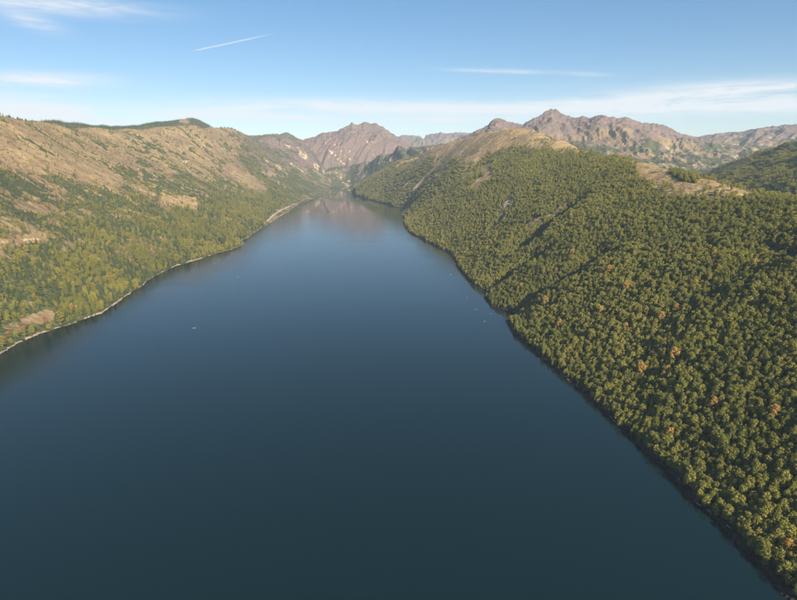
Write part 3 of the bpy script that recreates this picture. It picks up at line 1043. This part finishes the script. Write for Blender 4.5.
def fir_crown(M, r, R, H, base, tiers, br, at=(0, 0, 0), mi=0):
    at = np.array(at, float)
    for k in range(tiers):
        t = k / (tiers - 1)
        z = base + (H - base) * t ** 0.9
        rad = R * (1 - t) ** 0.85 * r.uniform(0.85, 1.1) + 0.10
        nb = max(3, int(br * (1 - t * 0.6)))
        for s in range(nb):
            a = 2 * math.pi * (s + r.uniform(-0.3, 0.3)) / nb + k * 0.9
            L_ = rad * r.uniform(0.7, 1.12)
            d = np.array([math.cos(a), math.sin(a), 0])
            w = np.array([-d[1], d[0], 0]) * (0.24 * L_ + 0.12)
            dz = -0.30 * L_ + r.uniform(-0.15, 0.15)
            root = at + (0, 0, z + 0.12 * L_)
            mid = at + d * L_ * 0.55 + (0, 0, z + dz * 0.25)
            tip = at + d * L_ + (0, 0, z + dz)
            i = len(M.v)
            M.v += [root, mid - w + (0, 0, -0.12 * L_), tip, mid + w + (0, 0, -0.12 * L_), mid + (0, 0, 0.08 * L_)]
            M.f += [(i, i + 1, i + 4), (i + 1, i + 2, i + 4), (i + 2, i + 3, i + 4), (i + 3, i, i + 4)]
            M.mi += [mi] * 4
    # leader
    M.tube([at + (0, 0, H - 1.0), at + (0, 0, H + 0.35)], [0.09, 0.02], mi, 4)


def fir_trunk(M, r, H, at=(0, 0, 0), mi=0):
    at = np.array(at, float)
    M.tube([at + (0, 0, -0.8), at + (0.05, 0, H * 0.5), at + (0, 0.03, H * 0.95)], [H * 0.016, H * 0.011, H * 0.003], mi)


KINDS = {
    # name: (crown maker args), leaf material, bark
    'alder': dict(mat=M_ALDER, bark=M_BARK, n=5, R=(2.2, 2.9), H=(7.5, 9.5), base=0.08, lobes=19, per=38, leaf=0.36),
    'birch': dict(mat=M_BIRCH, bark=M_BARK, n=4, R=(1.9, 2.6), H=(9.5, 12.5), base=0.06, lobes=18, per=36, leaf=0.38),
    'gold': dict(mat=M_GOLD, bark=M_BARK, n=2, R=(2.6, 3.2), H=(9.0, 12), base=0.1, lobes=14, per=44, leaf=0.38),
    'rust': dict(mat=M_RUST, bark=M_BARK, n=3, R=(2.8, 3.4), H=(8.5, 10.5), base=0.1, lobes=15, per=44, leaf=0.38),
    'fir': dict(mat=M_FIR, bark=M_FBARK, n=4, R=(2.0, 2.7), H=(10.5, 15)),
}
PROTO = {}      # kind -> list of (trunk mesh, crown mesh, joined mesh)
for kind, k in KINDS.items():
    PROTO[kind] = []
    for v in range(k['n']):
        r = np.random.default_rng(hash(kind) % 1000 + v if False else sum(map(ord, kind)) * 10 + v)
        R, H = r.uniform(*k['R']), r.uniform(*k['H'])
        seed = int(r.integers(1e6))

        def make(M, part, mi):
            rr_ = np.random.default_rng(seed)
            if kind == 'fir':
                (fir_crown(M, rr_, R, H, H * 0.10, 13, 8, mi=mi) if part == 'crown' else fir_trunk(M, rr_, H, mi=mi))
            else:
                (broad_crown(M, rr_, R, H, H * k['base'], k['lobes'], k['per'], k['leaf'], mi=mi) if part == 'crown'
                 else broad_trunk(M, rr_, R, H, H * k['base'], mi=mi))
        a, b_, c = Mesh(), Mesh(), Mesh()
        make(a, 'trunk', 0)
        make(b_, 'crown', 0)
        make(c, 'crown', 0)
        make(c, 'trunk', 1)
        PROTO[kind].append((a.mesh(kind + '_trunk', [k['bark']]), b_.mesh(kind + '_crown', [k['mat']]), c.mesh(kind + '_tree', [k['mat'], k['bark']]), R, H))

# groves: several trees in one shape, for slopes too far to tell trees apart
GROVE = {}
for kind in ('alder', 'fir', 'birch'):
    GROVE[kind] = []
    for v in range(3):
        r = np.random.default_rng(900 + v + ord(kind[0]))
        M = Mesh()
        for t in range(7):
            p = (r.uniform(-5.5, 5.5), r.uniform(-5.5, 5.5), 0)
            if kind == 'fir':
                H = r.uniform(9, 14)
                fir_crown(M, r, r.uniform(1.8, 2.5), H, H * 0.1, 7, 6, p)
            else:
                H = r.uniform(7, 9.5) if kind == 'alder' else r.uniform(9, 12.5)
                broad_crown(M, r, r.uniform(2.1, 2.8), H, H * 0.25, 8, 14, 0.62, p)
        GROVE[kind].append(M.mesh(kind + '_grove', [KINDS[kind]['mat']]))

# ------------------------------------------------------------------ scatter
def scatter(sel_comp, rmin, rmax, cell, power=1.0, amax=41.0, seed=0):
    """jittered grid of plan positions on chosen ground, thinned by the tree density"""
    r = np.random.default_rng(seed)
    xm = rmax * math.sin(math.radians(amax))
    xs = np.arange(-xm, xm, cell)
    ys = np.arange(rmin * 0.7, rmax, cell)
    X, Y = np.meshgrid(xs, ys)
    X = (X + r.uniform(-0.48, 0.48, X.shape) * cell).ravel()
    Y = (Y + r.uniform(-0.48, 0.48, Y.shape) * cell).ravel()
    R = np.hypot(X, Y)
    A = np.abs(np.arctan2(X, Y))
    ok = (R > rmin) & (R <= rmax) & (A < math.radians(amax))
    X, Y, R = X[ok], Y[ok], R[ok]
    fi = np.clip(np.round((np.log(R) - lr[0]) / (lr[1] - lr[0])), 0, NR - 1).astype(int)
    fj = np.clip(np.round((np.arctan2(X, Y) - A0) / (az[1] - az[0])), 0, NA - 1).astype(int)
    ok = np.isin(COMP[fi, fj], sel_comp) & VIS[fi, fj] & (FOREST[fi, fj] ** power > r.random(len(X))) & ~INL[fi, fj]
    X, Y = X[ok], Y[ok]
    Z = sample(HGT, X, Y)
    k = Z > 0.6
    return X[k], Y[k], Z[k]


trees = {k: [] for k in KINDS}          # kind -> list of (x,y,z,scale,rot,variant)


def add(kind, X, Y, Z, smin, smax, seed):
    r = np.random.default_rng(seed)
    n = len(X)
    if n:
        trees[kind].append(np.stack([X, Y, Z - 0.25, r.uniform(smin, smax, n), r.uniform(0, 6.283, n), r.integers(0, len(PROTO[kind]), n)], -1))


# right slope, single trees
for rmin, rmax, cell, sd in ((200, 800, 3.2, 1), (800, 1500, 3.8, 2), (1500, 2300, 4.6, 5)):
    X, Y, Z = scatter([1], rmin, rmax, cell, 1.0, seed=sd)
    r = np.random.default_rng(50 + sd)
    sel = r.random(len(X))
    pn = fbm(X / 60, Y / 60, 3)
    gold = sel < 0.0015
    bir = (sel >= 0.0015) & (sel < 0.08 + 0.30 * smooth(pn, 0.0, 0.5))
    fir = (~gold) & (~bir) & (sel > 0.965 - 0.05 * smooth(pn, 0.0, -0.4))
    ald = ~(gold | bir | fir)
    s0 = 0.79 + 0.28 * fbm(X / 35, Y / 35, 2)
    sz = np.clip(r.lognormal(0, 0.25, len(X)), 0.55, 1.75) * s0
    for kd, mk, f in (('gold', gold, 0.7), ('birch', bir, 0.80), ('fir', fir, 0.78), ('alder', ald, 1.0)):
        add(kd, X[mk], Y[mk], Z[mk], 1, 1, sd)
        if trees[kd] and mk.any():
            trees[kd][-1][:, 3] = sz[mk] * f
# left slope, single trees
for rmin, rmax, cell, sd in ((200, 1500, 7.4, 3), (1500, 3300, 7.5, 4)):
    X, Y, Z = scatter([0], rmin, rmax, cell, 1.15, seed=sd)
    r = np.random.default_rng(70 + sd)
    sel = r.random(len(X))
    pn = fbm(X / 110 + 5, Y / 110, 3)
    pf = np.clip(0.50 + 1.3 * pn, 0.14, 0.95)
    low = smooth(Z, 160, 30)
    pf = pf * (1 - 0.25 * low)
    fir = sel < pf
    rest = (sel - pf) / (1 - pf)
    gold = ~fir & (rest > 0.985)
    bir = ~fir & ~gold & (rest < 0.16 + 0.24 * low)
    ald = ~(fir | gold | bir)
    sz = r.lognormal(0, 0.28, len(X)) * (0.60 + 0.55 * low)
    for kd, mk, f in (('gold', gold, 0.85), ('birch', bir, 0.95), ('fir', fir, 0.95), ('alder', ald, 1.05)):
        add(kd, X[mk], Y[mk], Z[mk], 1, 1, sd)
        if trees[kd] and mk.any():
            trees[kd][-1][:, 3] = sz[mk] * f

groves = {k: [] for k in GROVE}


def add_g(kind, X, Y, Z, smin, smax, seed):
    r = np.random.default_rng(seed)
    n = len(X)
    groves[kind].append(np.stack([X, Y, Z - 0.3, r.uniform(smin, smax, n), r.uniform(0, 6.283, n), r.integers(0, 3, n)], -1))


for comp, rmin, rmax, cell, fshare, bshare, sd in (([1], 2300, 4600, 9.5, 0.10, 0.22, 11), ([0], 3300, 5500, 13.0, 0.40, 0.35, 12),
                                                    ([idx['wooded_hill']], 900, 3600, 10.0, 0.55, 0.1, 13),
                                                    ([idx['dark_hill']], 2000, 5200, 11.0, 1.0, 0.0, 14),
                                                    ([idx['craggy_mountain'], idx['plateau_ridge'], idx['rocky_peak']], 2500, 6500, 17.0, 0.5, 0.1, 15)):
    X, Y, Z = scatter(comp, rmin, rmax, cell, 1.2, seed=sd)
    r = np.random.default_rng(200 + sd)
    s = r.random(len(X))
    pn = np.clip(fshare + 0.5 * fbm(X / 200, Y / 200, 3), 0, 1) if fshare < 1 else np.ones(len(X))
    f = s < pn
    b2 = ~f & (s > 1 - bshare)
    a2 = ~f & ~b2
    g = (0.75, 1.1)
    add_g('fir', X[f], Y[f], Z[f], *g, sd)
    add_g('birch', X[b2], Y[b2], Z[b2], *g, sd)
    add_g('alder', X[a2], Y[a2], Z[a2], *g, sd)

# ------------------------------------------------------------------ nearest trees as single things, the rest as one wood per kind
def tree_thing(name, kind, row, label, cat, group):
    x, y, z, s, rot, v = row
    tm, cm = PROTO[kind][int(v)][:2]
    e = bpy.data.objects.new(name, None)
    e.empty_display_size = 0.5
    e.location = (x, y, z)
    e.rotation_euler = (0, 0, rot)
    e.scale = (s, s, s)
    col.objects.link(e)
    for pn, me in (('trunk', tm), ('crown', cm)):
        o = bpy.data.objects.new(pn, me)
        o.parent = e
        col.objects.link(o)
    return tag(e, label, cat, group)


def shown_size(kind, T):
    px, py = to_pixel(T[:, 0], T[:, 1], T[:, 2] + 4)
    hs = np.array([p[4] for p in PROTO[kind]])[T[:, 5].astype(int)] * T[:, 3]
    d = np.sqrt(T[:, 0] ** 2 + T[:, 1] ** 2 + (T[:, 2] - CAM_Z) ** 2)
    infr = (px > 2) & (px < 795) & (py > 2) & (py < 598)
    fi = np.clip(np.round((np.log(np.hypot(T[:, 0], T[:, 1])) - lr[0]) / (lr[1] - lr[0])), 0, NR - 1).astype(int)
    fj = np.clip(np.round((np.arctan2(T[:, 0], T[:, 1]) - A0) / (az[1] - az[0])), 0, NA - 1).astype(int)
    seen = (T[:, 2] + hs - CAM_Z) / np.hypot(T[:, 0], T[:, 1]) > RUN[np.maximum(fi - 1, 0), fj]
    return np.where(infr & seen, hs / d, 0), px, py


SINGLE = {'alder': ('broadleaf_tree', 'round-crowned green tree among the nearest on the %s slope', 'tree', 'nearest round green trees'),
          'birch': ('slender_tree', 'tall yellow-green broadleaf tree on the lakeside %s slope', 'tree', 'nearest yellow-green trees'),
          'fir': ('conifer_tree', 'dark green pointed conifer on the lakeside %s slope', 'conifer', 'nearest conifers'),
          'gold': ('golden_tree', 'small golden yellow tree among green trees on the %s slope', 'tree', 'golden autumn trees')}
REST = {}
for kind, (nm, lab, cat, grp) in SINGLE.items():
    T = np.concatenate(trees[kind])
    sz, px, py = shown_size(kind, T)
    order = np.argsort(-sz)
    near = order[:300]
    near = near[sz[near] > 0]
    for i in near:
        side = 'right' if px[i] > 398 else 'left'
        tree_thing(nm, kind, T[i], lab % side, cat, '%s, %s slope' % (grp, side))
    keep = np.ones(len(T), bool)
    keep[near] = False
    REST[kind] = T[keep]
    print(kind, len(T), 'single', len(near))

# ------------------------------------------------------------------ rust-coloured trees, each at its own spot on the slope
RUST = [  # pixel, scale, where it stands
    (674, 357, 1.25, 'large rust-orange tree above a paler pair halfway up the right slope'),
    (641, 371, 1.2, 'broad rust-orange tree nearest the shore of the trio on the right slope'),
    (667, 373, 0.95, 'smaller rust-orange tree just below the large one on the right slope'),
    (626, 287, 1.15, 'rust-orange tree beside a dark gully high on the right slope'),
    (609, 270, 1.05, 'rust-orange tree right of the brown gully on the right slope'),
    (600, 311, 1.0, 'pale rust tree left of centre in the right wood'),
    (545, 301, 1.2, 'rust-orange tree just above the narrow part of the right shore'),
    (559, 325, 1.1, 'solitary rust-orange tree close above the right shore wood'),
    (572, 254, 1.2, 'wide pale orange tree between two gullies of the right slope'),
    (487, 247, 1.0, 'pale orange tree in the wood above the far bend'),
    (661, 318, 1.0, 'long orange-brown tree among greens right of the trio'),
    (676, 309, 0.9, 'small orange tree upslope of the long orange-brown one'),
    (694, 263, 0.9, 'small rust tree below the dry meadow crest'),
    (625, 327, 0.85, 'small pale rust tree below the gully mouth'),
    (521, 285, 0.9, 'small orange tree at the foot of the second gully'),
    (714, 255, 0.95, 'rust-brown tree beside a golden one under the crest'),
    (669, 436, 0.9, 'orange tree low on the right slope close to the water'),
    (773, 415, 0.95, 'orange-yellow tree at the right edge midway down'),
    (713, 404, 0.8, 'small pale rust tree in the middle of the near wood'),
    (787, 548, 0.8, 'orange-brown tree in the bottom right corner'),
    (72, 307, 0.95, 'rusty orange tree at the left shore by the meadow'),
    (109, 241, 0.8, 'pale orange tree on the left slope'),
]
for px, py, s, lab in RUST:
    x, y, z = hit(px, py + 4)
    z = float(sample(HGT, np.array([x]), np.array([y]))[0])
    tree_thing('autumn_tree', 'rust', (x, y, z + 0.4, s * 1.3, random.uniform(0, 6), random.randrange(3)), lab, 'tree', 'rust-coloured autumn trees')
GOLD = [(754, 266, 1.15, 'bright golden tree near the right edge below the meadow crest'), (719, 269, 0.85, 'golden tree upslope of the grey bare patch'),
        (776, 308, 0.75, 'golden tree at the right edge of the near wood'), (690, 218, 0.8, 'golden tree right under the meadow crest'),
        (695, 284, 0.9, 'golden tree beside the grey bare patch of the right slope')]
for px, py, s, lab in GOLD:
    x, y, z = hit(px, py + 4)
    tree_thing('golden_tree', 'gold', (x, y, z + 0.4, s * 1.2, random.uniform(0, 6), random.randrange(2)), lab, 'tree', 'golden autumn trees')

# red shrubs on the meadow by the left shore
def shrub_mesh(seed):
    r = np.random.default_rng(seed)
    M = Mesh()
    broad_crown(M, r, 1.9, 2.4, 0.0, 11, 30, 0.30)
    return M.mesh('red_shrub', [M_RED])


SHR = [shrub_mesh(3), shrub_mesh(4)]
for k, (px, py, s, lab) in enumerate([(22, 317, 1.1, 'small red shrub at the back of the left shore meadow'), (44, 319, 1.3, 'tallest red shrub in the left shore meadow'),
                                      (46, 322, 1.1, 'red shrub at the foot of the tallest one'), (43, 325, 1.0, 'orange-red shrub nearest the water of the middle group'),
                                      (24, 328, 1.3, 'pale red shrub in the middle of the left meadow'), (18, 328, 1.0, 'dull red shrub left of the pale one'),
                                      (8, 334, 1.5, 'broad orange-red shrub by the left shore'), (4, 339, 1.3, 'orange-red shrub at the left picture edge'),
                                      (138, 287, 0.9, 'small red shrub beside the inlet of the left shore')]):
    x, y, z = hit(px, py)
    e = bpy.data.objects.new('red_shrub', SHR[k % 2])
    e.location = (x, y, z - 0.1)
    e.scale = (s, s, s)
    e.rotation_euler = (0, 0, k)
    tag(e, lab, 'shrub', 'red shrubs on the left shore')
    col.objects.link(e)

# ------------------------------------------------------------------ woods (too many trees to count)
PROTO_COL = {}


def proto_collection(key, meshes):
    c = bpy.data.collections.new(key)
    for k, me in enumerate(meshes):
        o = bpy.data.objects.new('%s_%02d' % (key, k), me)
        c.objects.link(o)
    return c


def wood(name, key, meshes, T, label):
    me = bpy.data.meshes.new(name)
    me.vertices.add(len(T))
    me.vertices.foreach_set('co', np.ascontiguousarray(T[:, :3], np.float32).ravel())
    for an, ty, cidx in (('size', 'FLOAT', 3), ('turn', 'FLOAT', 4), ('which', 'INT', 5)):
        a = me.attributes.new(an, ty, 'POINT')
        a.data.foreach_set('value', T[:, cidx].astype(np.int32 if ty == 'INT' else np.float32))
    me.update()
    o = bpy.data.objects.new(name, me)
    col.objects.link(o)
    ng = bpy.data.node_groups.new(name + '_nodes', 'GeometryNodeTree')
    ng.interface.new_socket('Geometry', in_out='INPUT', socket_type='NodeSocketGeometry')
    ng.interface.new_socket('Geometry', in_out='OUTPUT', socket_type='NodeSocketGeometry')
    N = ng.nodes
    gi, go = N.new('NodeGroupInput'), N.new('NodeGroupOutput')
    ci_ = N.new('GeometryNodeCollectionInfo')
    ci_.inputs['Collection'].default_value = proto_collection(key, meshes)
    ci_.inputs['Separate Children'].default_value = True
    ci_.inputs['Reset Children'].default_value = True
    ip = N.new('GeometryNodeInstanceOnPoints')
    ip.inputs['Pick Instance'].default_value = True

    def attr(nm, ty):
        a = N.new('GeometryNodeInputNamedAttribute')
        a.data_type = ty
        a.inputs[0].default_value = nm
        return a.outputs[0]
    cx = N.new('ShaderNodeCombineXYZ')
    L = ng.links.new
    L(attr('turn', 'FLOAT'), cx.inputs[2])
    L(gi.outputs[0], ip.inputs['Points'])
    L(ci_.outputs[0], ip.inputs['Instance'])
    L(attr('which', 'INT'), ip.inputs['Instance Index'])
    L(cx.outputs[0], ip.inputs['Rotation'])
    cs = N.new('ShaderNodeCombineXYZ')
    sz = attr('size', 'FLOAT')
    for k in range(3):
        L(sz, cs.inputs[k])
    L(cs.outputs[0], ip.inputs['Scale'])
    L(ip.outputs[0], go.inputs[0])
    md = o.modifiers.new('scatter', 'NODES')
    md.node_group = ng
    tag(o, label, kind='stuff')
    return o


WOODLAB = {'alder': ('green_wood', 'dense green broadleaf wood covering the lakeside slopes'), 'birch': ('yellow_green_wood', 'yellow-green broadleaf trees mixed through the slopes'),
           'fir': ('conifer_wood', 'dark conifers scattered through the slopes'), 'gold': ('golden_wood', 'golden autumn trees scattered through the slopes')}
for kind, T in REST.items():
    if len(T):
        wood(WOODLAB[kind][0], kind + '_proto', [p[2] for p in PROTO[kind]], T, WOODLAB[kind][1])
GLAB = {'alder': ('far_green_wood', 'far green woodland on the distant slopes'), 'fir': ('far_conifer_wood', 'far dark conifer woodland on the distant hills'),
        'birch': ('far_yellow_wood', 'far yellow-green woodland on the distant slopes')}
for kind, Ts in groves.items():
    T = np.concatenate(Ts)
    print('grove', kind, len(T))
    wood(GLAB[kind][0], kind + '_grove_proto', GROVE[kind], T, GLAB[kind][1])

# ------------------------------------------------------------------ driftwood
def log_mesh(seed, L):
    r = np.random.default_rng(seed)
    M = Mesh()
    n = 7
    pts = [(-L / 2 + L * k / (n - 1), r.normal() * 0.12, 0.08 + r.normal() * 0.04) for k in range(n)]
    rad = [0.36 - 0.18 * k / (n - 1) for k in range(n)]
    M.tube(pts, rad, 0, 8)
    M.f.append(tuple(range(7, -1, -1)))
    M.mi.append(0)
    k = len(M.v)
    M.f.append(tuple(range(k - 8, k)))
    M.mi.append(0)
    for s in range(4):                          # root stubs and broken limbs
        a = s * 1.7 + r.uniform(0, 1)
        q = np.array(pts[0 if s < 3 else 4])
        M.tube([q, q + (-0.5 + 0.2 * s, math.cos(a) * 0.9, abs(math.sin(a)) * 0.7)], [0.16, 0.05], 0, 5)
    return M.mesh('log', [M_DRIFT])


LOGM = [log_mesh(k, 6 + 1.4 * k) for k in range(4)]
FLOAT = [(451, 274.5, 'smallest pale log floating off the far bend of the right shore'), (467, 297.5, 'pale log floating second along the right shore'),
         (476, 309.5, 'longest pale log floating clear of the right shore'), (484.5, 321.5, 'pale log floating nearest the camera off the right shore'),
         (491, 314, 'pale log floating close against the right bank'), (194.5, 328, 'lone pale log floating off the left shore'),
         (214, 263, 'pale log floating near the left headland'), (237.5, 277, 'pale log drifting in open water left of centre'),
         (6, 350.5, 'pale log floating at the left shore meadow'), (147, 284.5, 'pale log by the inlet of the left shore')]
for k, (px, py, lab) in enumerate(FLOAT):
    x, y = on_water(px, py)
    o = bpy.data.objects.new('floating_log', LOGM[[0, 1, 3, 0, 1, 2, 1, 1, 0, 2][k]])
    o.location = (x, y, 0.02)
    o.rotation_euler = (0, 0, k * 1.3)
    o.scale = (0.6, 0.75, 0.75)
    tag(o, lab, 'log', 'logs floating on the lake')
    col.objects.link(o)
r = np.random.default_rng(77)
for shore, n, lab, grp in ((shore_r, 26, 'bleached driftwood log stranded on the dark right bank', 'driftwood on the right bank'),
                           (shore_l, 16, 'bleached driftwood log lying on the pale gravel of the left shore', 'driftwood on the left shore')):
    rs_ = np.hypot(shore[:, 0], shore[:, 1])
    cand = np.where((rs_ > 380) & (rs_ < 1500))[0]
    for i in r.choice(cand[2:-2], n, replace=False):
        t = shore[i + 1] - shore[i - 1]
        a = math.atan2(t[1], t[0])
        nrm = np.array([-t[1], t[0]]) / np.hypot(*t)
        p = shore[i] + nrm * (2.0 if sample(HGT, *(np.array([v]) for v in shore[i] + nrm * 6))[0] > 0 else -2.0)
        o = bpy.data.objects.new('driftwood_log', LOGM[int(r.integers(0, 4))])
        o.location = (p[0], p[1], max(0, float(sample(HGT, np.array([p[0]]), np.array([p[1]]))[0])) + 0.2)
        o.rotation_euler = (0, 0, a + r.normal() * 0.5)
        o.scale = (0.55, 0.7, 0.7)
        tag(o, lab, 'log', grp)
        col.objects.link(o)

# ------------------------------------------------------------------ footpath along the far left shore
pp = [hit(px, py) for px, py in ((264, 224.5), (268, 220.5), (273, 215.5), (279, 211.5), (286, 208), (292, 205), (297, 203.5))]
pa = np.array([(x, y) for x, y, z in pp])
seg = np.concatenate([[0], np.cumsum(np.hypot(*np.diff(pa, axis=0).T))])
tt = np.linspace(0, seg[-1], 60)
ctr = np.stack([np.interp(tt, seg, pa[:, 0]), np.interp(tt, seg, pa[:, 1])], -1)
for a in (0, 1):
    ctr[2:-2, a] = np.convolve(ctr[:, a], np.ones(5) / 5, 'valid')
tg = np.gradient(ctr, axis=0)
nn = np.stack([-tg[:, 1], tg[:, 0]], -1) / np.hypot(tg[:, 0], tg[:, 1])[:, None]
rows = []
for w in (-2.6, 0, 2.6):
    q = ctr + nn * w
    rows.append(np.stack([q[:, 0], q[:, 1], sample(HGT, q[:, 0], q[:, 1]) + 0.5], -1))
V = np.stack(rows, 1).reshape(-1, 3)
F = np.array([[i * 3 + j, i * 3 + j + 1, i * 3 + j + 4, i * 3 + j + 3] for i in range(59) for j in range(2)])
me = fast_mesh('footpath', V, F)
mp, b, pr = new_mat('path_gravel')
tc = b.node('ShaderNodeTexCoord').outputs['Object']
b.l.new(b.mix(b.noise(tc, 0.4, 4, 0.6), (0.30, 0.24, 0.17), (0.48, 0.40, 0.30)), pr.inputs['Base Color'])
pr.inputs['Roughness'].default_value = 0.95
me.materials.append(mp)
o = bpy.data.objects.new('footpath', me)
tag(o, 'pale gravel footpath along the far left shore', kind='structure')
col.objects.link(o)

# ------------------------------------------------------------------ air
top = max(float(HGT.max()), CAM_Z) + 30
hv = [(x, y, z) for z in (-60.0, top) for x, y in ((-9000, -1600), (9000, -1600), (9000, 11200), (-9000, 11200))]
me = bpy.data.meshes.new('haze')
me.from_pydata(hv, [], [(3, 2, 1, 0), (4, 5, 6, 7), (0, 1, 5, 4), (1, 2, 6, 5), (2, 3, 7, 6), (3, 0, 4, 7)])
mh = bpy.data.materials.new('haze')
mh.use_nodes = True
nt = mh.node_tree
nt.nodes.clear()
ho = nt.nodes.new('ShaderNodeOutputMaterial')
hp = nt.nodes.new('ShaderNodeVolumePrincipled')
hp.inputs['Color'].default_value = (0.62, 0.79, 1.0, 1)
hp.inputs['Density'].default_value = 4.8e-5
hp.inputs['Anisotropy'].default_value = 0.0
nt.links.new(hp.outputs[0], ho.inputs['Volume'])
me.materials.append(mh)
haze = bpy.data.objects.new('haze', me)
tag(haze, kind='stuff')
haze['label'] = 'thin pale blue haze in the air over the lake'
col.objects.link(haze)
print('done', round(time.time() - T0, 1), 'top', top, 'min', float(HGT.min()))
